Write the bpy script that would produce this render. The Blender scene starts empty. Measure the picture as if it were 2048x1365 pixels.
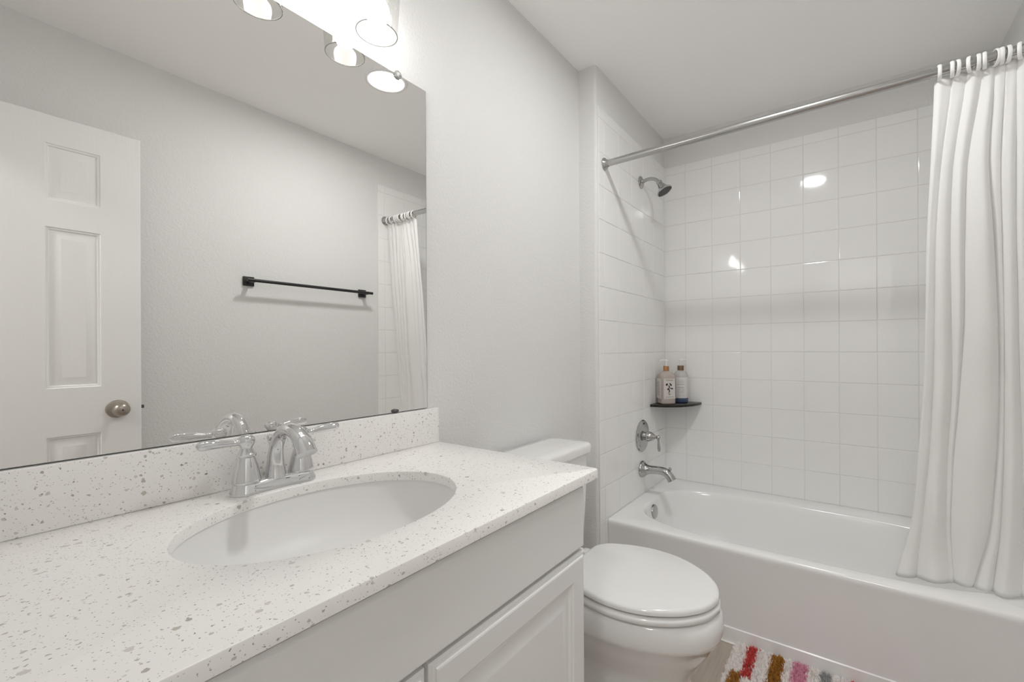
import bpy, bmesh, math, random
import numpy as np
from mathutils import Vector, Matrix

random.seed(7)
rng = np.random.default_rng(7)
S = bpy.context.scene
COL = S.collection
PI = math.pi

# ------------------------------------------------------------------ camera
F_PX, CX, CY = 880.2, 1105.3, 696.8          # measured for a 2048x1365 frame
YAW, ROLL = 0.59578, -0.00504
CAM_D, CAM_Z = 1.039, 1.178
fw = Vector((math.cos(YAW), math.sin(YAW), 0))
rt = Vector((math.sin(YAW), -math.cos(YAW), 0))
up = Vector((0, 0, 1))
rt2 = rt*math.cos(ROLL) + up*math.sin(ROLL)
up2 = up*math.cos(ROLL) - rt*math.sin(ROLL)
cd = bpy.data.cameras.new('camera')
cam = bpy.data.objects.new('camera', cd)
COL.objects.link(cam)
M = Matrix((rt2, up2, -fw)).transposed().to_4x4()
M.translation = (0, -CAM_D, CAM_Z)
cam.matrix_world = M
cd.sensor_fit = 'HORIZONTAL'
cd.sensor_width = 36
cd.lens = 36*F_PX/2048
cd.shift_x = -(CX-1024)/2048
cd.shift_y = (CY-682.5)/2048
cd.clip_start = 0.01
S.camera = cam

# ------------------------------------------------------------------ world, light levels, exposure
w = bpy.data.worlds.new('world')
S.world = w
w.use_nodes = True
w.node_tree.nodes['Background'].inputs[0].default_value = (1, 0.98, 0.95, 1)
w.node_tree.nodes['Background'].inputs[1].default_value = 0.3
BULB_E = 25.0        # emission of the three vanity bulbs
CAN_E = 208.0         # emission of the recessed ceiling light
HALL_FILL_E = 93.0         # emission of the added, unseen fill lamp in the hall behind the camera
S.view_settings.view_transform = 'Standard'
S.view_settings.look = 'None'
S.view_settings.gamma = 1
S.view_settings.use_curve_mapping = False
S.view_settings.exposure = 0.0
S.cycles.max_bounces = 16
S.cycles.diffuse_bounces = 14
S.cycles.glossy_bounces = 8
S.cycles.transparent_max_bounces = 16
S.cycles.sample_clamp_indirect = 6

# ------------------------------------------------------------------ key dimensions (metres)
XE = 0.897            # right end of the countertop
ZC = 0.901            # countertop height
XA = 1.757            # face of the short wall return
A = 0.0895            # depth of that return
XB = 2.631            # back wall of the tub alcove
WR = 1.573            # room width (right wall at y = -WR)
XF = -0.095           # wall with the doorway, behind the camera
ZCEIL = 2.459
XT = 1.84             # front of the tub
ZR = 0.381            # tub rim
TT = 0.008            # tile thickness
P = 0.1536            # tile pitch
ZTT = 2.276           # top of the tile
LX = [0.243, 0.450, 0.657]     # vanity bulbs

# ------------------------------------------------------------------ materials
def mat(name):
    m = bpy.data.materials.new(name)
    m.use_nodes = True
    return m, m.node_tree, m.node_tree.nodes['Principled BSDF']

def L(nt, a, b):
    nt.links.new(a, b)

def pmat(name, col, rough=0.5, metal=0.0, spec=0.5, coat=0.0, bump=None, vary=0.0):
    m, nt, b = mat(name)
    b.inputs['Base Color'].default_value = (*col, 1)
    b.inputs['Roughness'].default_value = rough
    b.inputs['Metallic'].default_value = metal
    b.inputs['Specular IOR Level'].default_value = spec
    b.inputs['Coat Weight'].default_value = coat
    b.inputs['Coat Roughness'].default_value = 0.05
    tc = nt.nodes.new('ShaderNodeTexCoord')
    if bump:
        scale, strength, detail = bump
        n = nt.nodes.new('ShaderNodeTexNoise')
        n.inputs['Scale'].default_value = scale
        n.inputs['Detail'].default_value = detail
        bp = nt.nodes.new('ShaderNodeBump')
        bp.inputs['Strength'].default_value = strength
        bp.inputs['Distance'].default_value = 0.002
        L(nt, tc.outputs['Object'], n.inputs['Vector'])
        L(nt, n.outputs['Fac'], bp.inputs['Height'])
        L(nt, bp.outputs['Normal'], b.inputs['Normal'])
    if vary:
        n2 = nt.nodes.new('ShaderNodeTexNoise')
        n2.inputs['Scale'].default_value = 6
        mx = nt.nodes.new('ShaderNodeMix')
        mx.data_type = 'RGBA'
        mx.inputs['A'].default_value = (*[c*(1-vary) for c in col], 1)
        mx.inputs['B'].default_value = (*[min(1, c*(1+vary)) for c in col], 1)
        L(nt, tc.outputs['Object'], n2.inputs['Vector'])
        L(nt, n2.outputs['Fac'], mx.inputs['Factor'])
        L(nt, mx.outputs['Result'], b.inputs['Base Color'])
    return m

PAINT = pmat('wall_paint', (0.745, 0.742, 0.735), 0.55, bump=(125, 0.95, 4), spec=0.3)
CEILP = pmat('ceiling_paint', (0.955, 0.952, 0.945), 0.9, bump=(90, 0.05, 2), spec=0.2)
TRIMP = pmat('trim_paint', (0.86, 0.857, 0.85), 0.35, bump=(60, 0.02, 2))
TILE = pmat('glazed_tile', (0.86, 0.858, 0.851), 0.06, spec=0.55, vary=0.008)
GROUT = pmat('grout', (0.76, 0.75, 0.73), 0.9, bump=(400, 0.1, 2))
TUBM = pmat('tub_acrylic', (0.835, 0.832, 0.825), 0.16)
CERAM = pmat('vitreous_china', (0.80, 0.797, 0.79), 0.07, spec=0.55, coat=0.3)
SINKM = pmat('sink_china', (0.80, 0.796, 0.788), 0.38, spec=0.3)
SEATP = pmat('seat_plastic', (0.78, 0.777, 0.77), 0.12)
CAB = pmat('cabinet_paint', (0.80, 0.799, 0.793), 0.35, bump=(80, 0.02, 2))
CHROME = pmat('chrome', (0.72, 0.72, 0.725), 0.025, metal=1)
NICKEL = pmat('shower_chrome', (0.50, 0.495, 0.485), 0.12, metal=1)
BRUSH = pmat('brushed_steel', (0.50, 0.495, 0.485), 0.24, metal=1, bump=(500, 0.03, 1))
SATIN = pmat('satin_nickel', (0.42, 0.38, 0.33), 0.28, metal=1)
DARKM = pmat('dark_metal', (0.10, 0.10, 0.10), 0.4, metal=0.6)
BLACK = pmat('matte_black', (0.012, 0.012, 0.012), 0.4, bump=(200, 0.02, 2))
RUBBER = pmat('nozzle_rubber', (0.10, 0.10, 0.10), 0.6)
EDGEM = pmat('mirror_edge', (0.12, 0.13, 0.12), 0.2)
CLEARP = pmat('clear_plastic', (0.9, 0.9, 0.88), 0.1)
CLEARP.node_tree.nodes['Principled BSDF'].inputs['Transmission Weight'].default_value = 0.8
RIMG = pmat('rim_glass', (0.40, 0.39, 0.37), 0.05)
RIMG.node_tree.nodes['Principled BSDF'].inputs['Transmission Weight'].default_value = 0.5
RINGP = pmat('ring_plastic', (0.88, 0.875, 0.86), 0.35)
CAULK = pmat('caulk', (0.85, 0.84, 0.82), 0.5)
SHELFG = pmat('shelf_glass', (0.015, 0.012, 0.010), 0.08)
BOTL = pmat('bottle_amber_grey', (0.46, 0.40, 0.36), 0.15, coat=0.3)
BOTR = pmat('bottle_clear_grey', (0.52, 0.50, 0.48), 0.12, coat=0.3)
LIQL = pmat('liquid_tan', (0.40, 0.31, 0.24), 0.12, coat=0.3)
LIQR = pmat('liquid_blue', (0.055, 0.085, 0.17), 0.12, coat=0.3)
LABL = pmat('label_cream', (0.66, 0.62, 0.59), 0.55)
LABR = pmat('label_white', (0.70, 0.68, 0.67), 0.55)
INK = pmat('label_ink', (0.04, 0.035, 0.03), 0.6)
INKG = pmat('label_ink_grey', (0.22, 0.21, 0.20), 0.6)
COPPER = pmat('copper_collar', (0.42, 0.20, 0.09), 0.35, metal=0.4)
BRONZE = pmat('bronze_collar', (0.20, 0.13, 0.07), 0.4, metal=0.4)
PUMPW = pmat('pump_plastic', (0.86, 0.85, 0.82), 0.3)
HALLP = pmat('hall_paint', (0.70, 0.695, 0.685), 0.7, bump=(150, 0.2, 3))

def emis(name, col, e):
    m = bpy.data.materials.new(name)
    m.use_nodes = True
    nt = m.node_tree
    nt.nodes.remove(nt.nodes['Principled BSDF'])
    em = nt.nodes.new('ShaderNodeEmission')
    em.inputs[0].default_value = (*col, 1)
    em.inputs[1].default_value = e
    L(nt, em.outputs[0], nt.nodes['Material Output'].inputs[0])
    return m

BULBM = emis('bulb_glow', (1.0, 0.985, 0.96), BULB_E)
CANM = emis('led_lens_glow', (1.0, 0.997, 0.989), CAN_E)
HALL_FILLM = emis('hall_fill_glow', (1.0, 0.997, 0.989), HALL_FILL_E)

def mirror_mat():
    m, nt, b = mat('mirror_silver')
    b.inputs['Base Color'].default_value = (0.92, 0.915, 0.90, 1)
    b.inputs['Metallic'].default_value = 1
    b.inputs['Roughness'].default_value = 0.0
    return m
MIRROR = mirror_mat()

def thin_glass():
    m = bpy.data.materials.new('clear_thin_glass')
    m.use_nodes = True
    nt = m.node_tree
    nt.nodes.remove(nt.nodes['Principled BSDF'])
    tr = nt.nodes.new('ShaderNodeBsdfTransparent')
    tr.inputs[0].default_value = (0.94, 0.94, 0.93, 1)
    gl = nt.nodes.new('ShaderNodeBsdfGlossy')
    gl.inputs['Roughness'].default_value = 0.02
    lw = nt.nodes.new('ShaderNodeLayerWeight')
    lw.inputs['Blend'].default_value = 0.25
    mx = nt.nodes.new('ShaderNodeMixShader')
    mp = nt.nodes.new('ShaderNodeMath')
    mp.operation = 'MULTIPLY_ADD'
    mp.inputs[1].default_value = 0.75
    mp.inputs[2].default_value = 0.04
    L(nt, lw.outputs['Facing'], mp.inputs[0])
    L(nt, mp.outputs[0], mx.inputs[0])
    L(nt, tr.outputs[0], mx.inputs[1])
    L(nt, gl.outputs[0], mx.inputs[2])
    L(nt, mx.outputs[0], nt.nodes['Material Output'].inputs[0])
    return m
GLASS = thin_glass()

def curtain_mat():
    m, nt, b = mat('curtain_cloth')
    b.inputs['Base Color'].default_value = (0.95, 0.95, 0.945, 1)
    b.inputs['Roughness'].default_value = 0.75
    b.inputs['Specular IOR Level'].default_value = 0.2
    tl = nt.nodes.new('ShaderNodeBsdfTranslucent')
    tl.inputs[0].default_value = (0.88, 0.87, 0.85, 1)
    mx = nt.nodes.new('ShaderNodeMixShader')
    mx.inputs[0].default_value = 0.25
    n = nt.nodes.new('ShaderNodeTexNoise')
    n.inputs['Scale'].default_value = 14
    n.inputs['Detail'].default_value = 3
    tc = nt.nodes.new('ShaderNodeTexCoord')
    bp = nt.nodes.new('ShaderNodeBump')
    bp.inputs['Strength'].default_value = 0.25
    bp.inputs['Distance'].default_value = 0.006
    L(nt, tc.outputs['Object'], n.inputs['Vector'])
    L(nt, n.outputs['Fac'], bp.inputs['Height'])
    L(nt, bp.outputs['Normal'], b.inputs['Normal'])
    L(nt, b.outputs[0], mx.inputs[1])
    L(nt, tl.outputs[0], mx.inputs[2])
    L(nt, mx.outputs[0], nt.nodes['Material Output'].inputs[0])
    return m
CLOTH = curtain_mat()

def quartz_mat():
    m, nt, b = mat('speckled_quartz')
    b.inputs['Roughness'].default_value = 0.22
    tc = nt.nodes.new('ShaderNodeTexCoord')
    base = (0.88, 0.866, 0.848, 1)
    prev = None
    # (cell scale, share of cells holding a chip, chip radius, dark colour, light colour)
    layers = [(85, 0.085, 0.29, (0.40, 0.36, 0.32), (0.68, 0.65, 0.61)),
              (160, 0.12, 0.29, (0.26, 0.23, 0.20), (0.66, 0.63, 0.59)),
              (320, 0.11, 0.31, (0.24, 0.21, 0.19), (0.70, 0.67, 0.63)),
              (560, 0.08, 0.34, (0.10, 0.085, 0.08), (0.52, 0.49, 0.45))]
    warp = nt.nodes.new('ShaderNodeTexNoise')
    warp.inputs['Scale'].default_value = 260
    warp.inputs['Detail'].default_value = 1
    L(nt, tc.outputs['Object'], warp.inputs['Vector'])
    ws = nt.nodes.new('ShaderNodeVectorMath')
    ws.operation = 'SCALE'
    ws.inputs['Scale'].default_value = 0.004
    L(nt, warp.outputs['Color'], ws.inputs[0])
    wa = nt.nodes.new('ShaderNodeVectorMath')
    wa.operation = 'ADD'
    L(nt, tc.outputs['Object'], wa.inputs[0])
    L(nt, ws.outputs[0], wa.inputs[1])
    for sc, share, rad, dark, light in layers:
        v = nt.nodes.new('ShaderNodeTexVoronoi')
        v.inputs['Scale'].default_value = sc
        L(nt, wa.outputs[0], v.inputs['Vector'])
        sep = nt.nodes.new('ShaderNodeSeparateColor')
        L(nt, v.outputs['Color'], sep.inputs[0])
        has = nt.nodes.new('ShaderNodeMath')
        has.operation = 'LESS_THAN'
        has.inputs[1].default_value = share
        L(nt, sep.outputs[0], has.inputs[0])
        rr = nt.nodes.new('ShaderNodeMath')
        rr.operation = 'MULTIPLY_ADD'
        rr.inputs[1].default_value = rad
        rr.inputs[2].default_value = rad*0.45
        L(nt, sep.outputs[1], rr.inputs[0])
        ins = nt.nodes.new('ShaderNodeMath')
        ins.operation = 'LESS_THAN'
        L(nt, v.outputs['Distance'], ins.inputs[0])
        L(nt, rr.outputs[0], ins.inputs[1])
        both = nt.nodes.new('ShaderNodeMath')
        both.operation = 'MULTIPLY'
        L(nt, has.outputs[0], both.inputs[0])
        L(nt, ins.outputs[0], both.inputs[1])
        cm = nt.nodes.new('ShaderNodeMix')
        cm.data_type = 'RGBA'
        cm.inputs['A'].default_value = (*dark, 1)
        cm.inputs['B'].default_value = (*light, 1)
        pw = nt.nodes.new('ShaderNodeMath')
        pw.operation = 'POWER'
        pw.inputs[1].default_value = 0.45
        L(nt, sep.outputs[2], pw.inputs[0])
        L(nt, pw.outputs[0], cm.inputs['Factor'])
        mx = nt.nodes.new('ShaderNodeMix')
        mx.data_type = 'RGBA'
        if prev is None:
            mx.inputs['A'].default_value = base
        else:
            L(nt, prev, mx.inputs['A'])
        L(nt, cm.outputs['Result'], mx.inputs['B'])
        L(nt, both.outputs[0], mx.inputs['Factor'])
        prev = mx.outputs['Result']
    L(nt, prev, b.inputs['Base Color'])
    return m
QUARTZ = quartz_mat()

def floor_mat():
    m, nt, b = mat('floor_planks')
    b.inputs['Roughness'].default_value = 0.45
    tc = nt.nodes.new('ShaderNodeTexCoord')
    br = nt.nodes.new('ShaderNodeTexBrick')
    br.offset = 0.37
    br.inputs['Scale'].default_value = 1
    br.inputs['Brick Width'].default_value = 1.2
    br.inputs['Row Height'].default_value = 0.18
    br.inputs['Mortar Size'].default_value = 0.0012
    br.inputs['Color1'].default_value = (0.40, 0.345, 0.29, 1)
    br.inputs['Color2'].default_value = (0.46, 0.40, 0.34, 1)
    br.inputs['Mortar'].default_value = (0.24, 0.20, 0.17, 1)
    L(nt, tc.outputs['Object'], br.inputs['Vector'])
    mp = nt.nodes.new('ShaderNodeMapping')
    mp.inputs['Scale'].default_value = (3, 45, 1)
    n = nt.nodes.new('ShaderNodeTexNoise')
    n.inputs['Scale'].default_value = 2
    n.inputs['Detail'].default_value = 6
    n.inputs['Distortion'].default_value = 0.6
    L(nt, tc.outputs['Object'], mp.inputs[0])
    L(nt, mp.outputs[0], n.inputs['Vector'])
    rp = nt.nodes.new('ShaderNodeMapRange')
    rp.inputs['From Min'].default_value = 0.3
    rp.inputs['From Max'].default_value = 0.7
    rp.inputs['To Min'].default_value = 0.88
    rp.inputs['To Max'].default_value = 1.08
    L(nt, n.outputs['Fac'], rp.inputs['Value'])
    mx = nt.nodes.new('ShaderNodeVectorMath')
    mx.operation = 'SCALE'
    L(nt, br.outputs['Color'], mx.inputs[0])
    L(nt, rp.outputs[0], mx.inputs['Scale'])
    L(nt, mx.outputs[0], b.inputs['Base Color'])
    return m
FLOORM = floor_mat()

def door_mat():
    m, nt, b = mat('door_paint')
    b.inputs['Base Color'].default_value = (0.81, 0.805, 0.795, 1)
    b.inputs['Roughness'].default_value = 0.4
    tc = nt.nodes.new('ShaderNodeTexCoord')
    mp = nt.nodes.new('ShaderNodeMapping')
    mp.inputs['Scale'].default_value = (160, 160, 7)
    n = nt.nodes.new('ShaderNodeTexNoise')
    n.inputs['Scale'].default_value = 1
    n.inputs['Detail'].default_value = 3
    n.inputs['Distortion'].default_value = 0.4
    bp = nt.nodes.new('ShaderNodeBump')
    bp.inputs['Strength'].default_value = 0.22
    bp.inputs['Distance'].default_value = 0.0015
    L(nt, tc.outputs['Object'], mp.inputs[0])
    L(nt, mp.outputs[0], n.inputs['Vector'])
    L(nt, n.outputs['Fac'], bp.inputs['Height'])
    L(nt, bp.outputs['Normal'], b.inputs['Normal'])
    return m
DOORM = door_mat()

RUGM = [pmat('rug_white', (0.95, 0.925, 0.91), 0.95, spec=0.1),
        pmat('rug_red', (0.72, 0.13, 0.12), 0.95, spec=0.1),
        pmat('rug_mustard', (0.50, 0.25, 0.06), 0.95, spec=0.1),
        pmat('rug_pink', (0.82, 0.44, 0.56), 0.95, spec=0.1),
        pmat('rug_grey', (0.50, 0.50, 0.50), 0.95, spec=0.1)]

for m_ in RUGM:
    nt_ = m_.node_tree
    pb_ = nt_.nodes['Principled BSDF']
    tl_ = nt_.nodes.new('ShaderNodeBsdfTranslucent')
    tl_.inputs[0].default_value = pb_.inputs['Base Color'].default_value
    ms_ = nt_.nodes.new('ShaderNodeMixShader')
    ms_.inputs[0].default_value = 0.45
    L(nt_, pb_.outputs[0], ms_.inputs[1])
    L(nt_, tl_.outputs[0], ms_.inputs[2])
    L(nt_, ms_.outputs[0], nt_.nodes['Material Output'].inputs[0])

# ------------------------------------------------------------------ building helpers
def tag(o, label=None, cat=None, group=None, kind=None):
    if label: o['label'] = label
    if cat: o['category'] = cat
    if group: o['group'] = group
    if kind: o['kind'] = kind
    return o

def thing(name, loc, label, cat, group=None, kind=None):
    o = bpy.data.objects.new(name, None)
    o.empty_display_size = 0.05
    COL.objects.link(o)
    o.location = loc
    return tag(o, label, cat, group, kind)

def base_of(parent):
    p = Vector((0, 0, 0))
    while parent is not None:
        p += Vector(parent.location)
        parent = parent.parent
    return p

def make(name, geo, mats, parent=None, loc=None, smooth=35, mi=None):
    """geo = (verts, faces) in world space -> one mesh object."""
    vs, fs = geo
    me = bpy.data.meshes.new(name)
    off = base_of(parent) if parent else Vector(loc if loc else (0, 0, 0))
    me.from_pydata([tuple(Vector(v)-off) for v in vs], [], [tuple(f) for f in fs])
    for m in (mats if isinstance(mats, (list, tuple)) else [mats]):
        me.materials.append(m)
    if mi is not None:
        me.polygons.foreach_set('material_index', mi)
    bm = bmesh.new()
    bm.from_mesh(me)
    if len(bm.verts) < 60000:
        bmesh.ops.recalc_face_normals(bm, faces=bm.faces)
    bm.to_mesh(me)
    bm.free()
    if smooth:
        me.shade_smooth()
        me.set_sharp_from_angle(angle=math.radians(smooth))
    o = bpy.data.objects.new(name, me)
    COL.objects.link(o)
    if parent:
        o.parent = parent
    else:
        o.location = off
    return o

def join(*geos):
    vs, fs = [], []
    for v, f in geos:
        k = len(vs)
        vs += [tuple(p) for p in v]
        fs += [tuple(i+k for i in q) for q in f]
    return vs, fs

def box(x0, x1, y0, y1, z0, z1, bev=0.0, seg=2):
    bm = bmesh.new()
    bmesh.ops.create_cube(bm, size=1)
    for v in bm.verts:
        v.co = (x0 if v.co.x < 0 else x1, y0 if v.co.y < 0 else y1, z0 if v.co.z < 0 else z1)
    if bev:
        bmesh.ops.bevel(bm, geom=list(bm.edges), offset=bev, segments=seg, profile=0.5, affect='EDGES')
    bm.verts.index_update()
    g = ([tuple(v.co) for v in bm.verts], [[v.index for v in f.verts] for f in bm.faces])
    bm.free()
    return g

def frame_of(d):
    d = Vector(d).normalized()
    a = Vector((0, 0, 1)) if abs(d.z) < 0.9 else Vector((1, 0, 0))
    u = d.cross(a).normalized()
    return u, d.cross(u).normalized(), d

def loft(rings, cap0=True, cap1=True, closed=False):
    n = len(rings[0])
    vs = [tuple(p) for r in rings for p in r]
    fs = []
    m = len(rings)
    for i in range(m if closed else m-1):
        a, b = i*n, ((i+1) % m)*n
        for j in range(n):
            k = (j+1) % n
            fs.append((a+j, a+k, b+k, b+j))
    if not closed:
        if cap0: fs.append(tuple(range(n))[::-1])
        if cap1: fs.append(tuple(range((m-1)*n, m*n)))
    return vs, fs

def lathe(org, axis, prof, seg=32, cap0=True, cap1=True):
    """prof = [(radius, distance along axis)]"""
    u, v, d = frame_of(axis)
    org = Vector(org)
    rings = []
    for r, h in prof:
        r = max(r, 1e-5)
        rings.append([org + d*h + (u*math.cos(t)+v*math.sin(t))*r for t in [2*PI*k/seg for k in range(seg)]])
    return loft(rings, cap0, cap1)

def catmull(pts, sub=6):
    pts = [np.array(p, float) for p in pts]
    out = []
    for i in range(len(pts)-1):
        p0 = pts[max(i-1, 0)]; p1 = pts[i]; p2 = pts[i+1]; p3 = pts[min(i+2, len(pts)-1)]
        for k in range(sub):
            t = k/sub
            out.append(0.5*((2*p1)+(-p0+p2)*t+(2*p0-5*p1+4*p2-p3)*t*t+(-p0+3*p1-3*p2+p3)*t**3))
    out.append(pts[-1])
    return out

def tube(pts, radii, seg=16, sub=6, closed=False, flat=(1, 1)):
    """smooth tube through pts (x,y,z) with radius per point"""
    q = catmull([tuple(p)+(r,) for p, r in zip(pts, radii)], sub)
    P3 = [Vector(p[:3]) for p in q]
    R = [max(p[3], 1e-5) for p in q]
    rings = []
    u = None
    for i, p in enumerate(P3):
        d = (P3[min(i+1, len(P3)-1)] - P3[max(i-1, 0)]).normalized()
        if u is None:
            u, v, _ = frame_of(d)
        else:
            u = (u - d*u.dot(d)).normalized()
            v = d.cross(u)
        rings.append([p + (u*math.cos(t)*flat[0] + v*math.sin(t)*flat[1])*R[i] for t in [2*PI*k/seg for k in range(seg)]])
    return loft(rings)

def ellipsoid(c, r, seg=24, rings=12, rot=None):
    vs, fs = [], []
    R = []
    for i in range(1, rings):
        th = PI*i/rings
        ring = []
        for j in range(seg):
            ph = 2*PI*j/seg
            p = Vector((r[0]*math.sin(th)*math.cos(ph), r[1]*math.sin(th)*math.sin(ph), r[2]*math.cos(th)))
            if rot: p = rot @ p
            ring.append(Vector(c)+p)
        R.append(ring)
    return loft(R)

def superellipse(cx, cy, a, b, n, z, N=96):
    out = []
    for k in range(N):
        t = 2*PI*k/N
        c, s = math.cos(t), math.sin(t)
        out.append(Vector((cx+a*math.copysign(abs(c)**(2/n), c), cy+b*math.copysign(abs(s)**(2/n), s), z)))
    return out

def rrect(x0, x1, y0, y1, r, z, k=6):
    out = []
    for cx, cy, a0 in ((x1-r, y1-r, 0), (x0+r, y1-r, PI/2), (x0+r, y0+r, PI), (x1-r, y0+r, 3*PI/2)):
        for i in range(k+1):
            a = a0+PI/2*i/k
            out.append(Vector((cx+r*math.cos(a), cy+r*math.sin(a), z)))
    return out

def panel_slab(u0, u1, v0, v1, thick, panels, prof, edge, both=False):
    """raised-panel slab in (u, v, w): front at w=0, back at w=-thick. Returns (verts, faces)."""
    vs, fs = [], []
    def add(p):
        vs.append(p)
        return len(vs)-1
    # edge profile from the back to the front, list of (inset, w)
    eps = [(0, -thick)] + edge
    rings = []
    for ins, wv in eps:
        rings.append([add((a, b, wv)) for a, b in ((u0+ins, v0+ins), (u1-ins, v0+ins), (u1-ins, v1-ins), (u0+ins, v1-ins))])
    for i in range(len(rings)-1):
        for j in range(4):
            k = (j+1) % 4
            fs.append((rings[i][j], rings[i][k], rings[i+1][k], rings[i+1][j]))
    fs.append(tuple(rings[0][::-1]))
    ins = edge[-1][0]
    us = sorted({u0+ins, u1-ins} | {p[0] for p in panels} | {p[1] for p in panels})
    vv = sorted({v0+ins, v1-ins} | {p[2] for p in panels} | {p[3] for p in panels})
    idx = {}
    for a in us:
        for b in vv:
            idx[(a, b)] = add((a, b, edge[-1][1]))
    for i in range(len(us)-1):
        for j in range(len(vv)-1):
            a, b, c, d = us[i], us[i+1], vv[j], vv[j+1]
            inside = [p for p in panels if p[0] <= a+1e-9 and p[1] >= b-1e-9 and p[2] <= c+1e-9 and p[3] >= d-1e-9]
            if inside:
                continue
            fs.append((idx[(a, c)], idx[(b, c)], idx[(b, d)], idx[(a, d)]))
    w0 = edge[-1][1]
    for p in panels:
        pr = []
        for ins_, dz in prof:
            pr.append([add((a, b, w0+dz)) for a, b in ((p[0]+ins_, p[2]+ins_), (p[1]-ins_, p[2]+ins_), (p[1]-ins_, p[3]-ins_), (p[0]+ins_, p[3]-ins_))])
        for i in range(len(pr)-1):
            for j in range(4):
                k = (j+1) % 4
                fs.append((pr[i][j], pr[i][k], pr[i+1][k], pr[i+1][j]))
        fs.append(tuple(pr[-1]))
    return vs, fs

# ------------------------------------------------------------------ the room
def struct(name, geo, m, label, cat, smooth=35, loc=(0, 0, 0)):
    return tag(make(name, geo, m, None, loc, smooth), label, cat, kind='structure')

struct('floor', box(-1.6, XB+0.1, -WR-0.6, 0.1, -0.05, 0), FLOORM, 'grey brown wood look plank floor of the bathroom', 'floor')
struct('ceiling', box(-1.6, XB+0.1, -WR-0.6, 0.1, ZCEIL, ZCEIL+0.05), CEILP, 'flat white painted ceiling above vanity and tub', 'ceiling')
struct('wall_left', box(XF-0.11, XB+0.1, 0, 0.1, 0, ZCEIL), PAINT, 'white textured wall carrying the vanity mirror', 'wall')
struct('wall_right', box(XF-0.11, XB+0.1, -WR-0.1, -WR, 0, ZCEIL), PAINT, 'white textured wall with the black towel bar', 'wall')
wall_back = struct('wall_back', box(XB, XB+0.1, -WR, 0, 0, ZCEIL), PAINT, 'white wall along the far side of the bathtub', 'wall')
# short return wall with eased corner, carrying the shower plumbing
rr_ = rrect(XA, XB+0.05, -A, 0.05, 0.012, 0)
wall_alcove = struct('wall_alcove', loft([rr_, [Vector((p.x, p.y, ZCEIL)) for p in rr_]]), PAINT,
                     'short white wall return at the head of the bathtub', 'wall')
# wall behind the camera, with the doorway
DY0, DY1, DZ = -1.492, -0.832, 2.06
struct('wall_front', join(box(XF-0.11, XF, DY1, 0, 0, ZCEIL), box(XF-0.11, XF, -WR, DY0, 0, ZCEIL), box(XF-0.11, XF, DY0, DY1, DZ, ZCEIL)), PAINT,
       'white wall around the open doorway', 'wall')
struct('trim_1', join(box(XF, XF+0.014, DY1, DY1+0.058, 0, DZ+0.058, 0.004), box(XF, XF+0.014, DY0-0.058, DY0, 0, DZ+0.058, 0.004),
                      box(XF, XF+0.014, DY0, DY1, DZ, DZ+0.058, 0.004)), TRIMP, 'white casing around the open doorway', 'trim')
# hallway beyond the doorway
struct('wall_hall', join(box(-1.7, -1.6, -2.2, 0.1, 0, ZCEIL), box(-1.6, XF-0.11, -2.2, -2.1, 0, ZCEIL), box(-1.6, XF-0.11, 0, 0.1, 0, ZCEIL)), HALLP,
       'white hallway walls beyond the open doorway', 'wall')
# baseboards
struct('baseboard_left', box(0.868, XA, -0.014, -0.0005, 0, 0.09, 0.004), TRIMP, 'white baseboard behind the toilet', 'baseboard')
struct('baseboard_right', box(XF, 1.764, -WR+0.0005, -WR+0.014, 0, 0.09, 0.004), TRIMP, 'white baseboard below the towel bar', 'baseboard')

# ---------------- tile cladding: every tile a shallow pillow over a grout bed
def tiles(name, parent, ulines, vlines, place, mat_t, gap=0.0011, seed=1):
    r = random.Random(seed)
    vs, fs = [], []
    for i in range(len(ulines)-1):
        for j in range(len(vlines)-1):
            u0, u1, v0, v1 = ulines[i]+gap, ulines[i+1]-gap, vlines[j]+gap, vlines[j+1]-gap
            if u1-u0 < 0.004 or v1-v0 < 0.004:
                continue
            tu, tv = r.gauss(0, 0.0004), r.gauss(0, 0.0004)
            cu, cv = (u0+u1)/2, (v0+v1)/2
            k = len(vs)
            for ins, h in ((0, -0.0030), (0.0002, -0.0011), (0.0010, -0.0003), (0.0024, 0.0)):
                for a, b in ((u0+ins, v0+ins), (u1-ins, v0+ins), (u1-ins, v1-ins), (u0+ins, v1-ins)):
                    vs.append(place(a, b, TT+h+tu*(a-cu)+tv*(b-cv)))
            for q in range(3):
                for e in range(4):
                    f = (e+1) % 4
                    fs.append((k+q*4+e, k+q*4+f, k+q*4+4+f, k+q*4+4+e))
            fs.append((k+12, k+13, k+14, k+15))
    o = make(name, (vs, fs), mat_t, parent, smooth=0)
    return o

Z0 = 1.151
vl = [0.0] + [Z0+P*k for k in range(-7, 8) if 0.03 < Z0+P*k < ZTT-0.02] + [ZTT]
Y0 = -0.2223
yl = sorted([-A] + [Y0-P*k for k in range(0, 9) if Y0-P*k > -WR+0.01] + [-WR])
tiles('tile_cladding', wall_back, yl, vl, lambda u, v, h: (XB-h, u, v), TILE, seed=3)
make('grout_bed', box(XB-0.0062, XB+0.001, -WR, -A, 0, ZTT-0.001), GROUT, wall_back, smooth=0)
XTE = 1.7675
xl = [XTE, 1.820] + [1.820+P*k for k in range(1, 6)] + [XB-TT]
tiles('tile_cladding', wall_alcove, xl, vl, lambda u, v, h: (u, -A-h, v), TILE, seed=4)
make('grout_bed', box(XTE+0.0012, XB, -A-0.0062, -A+0.001, 0, ZTT-0.001), GROUT, wall_alcove, smooth=0)
wall_r = bpy.data.objects['wall_right']
tiles('tile_cladding', wall_r, xl, vl, lambda u, v, h: (u, -WR+h, v), TILE, seed=5)
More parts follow.
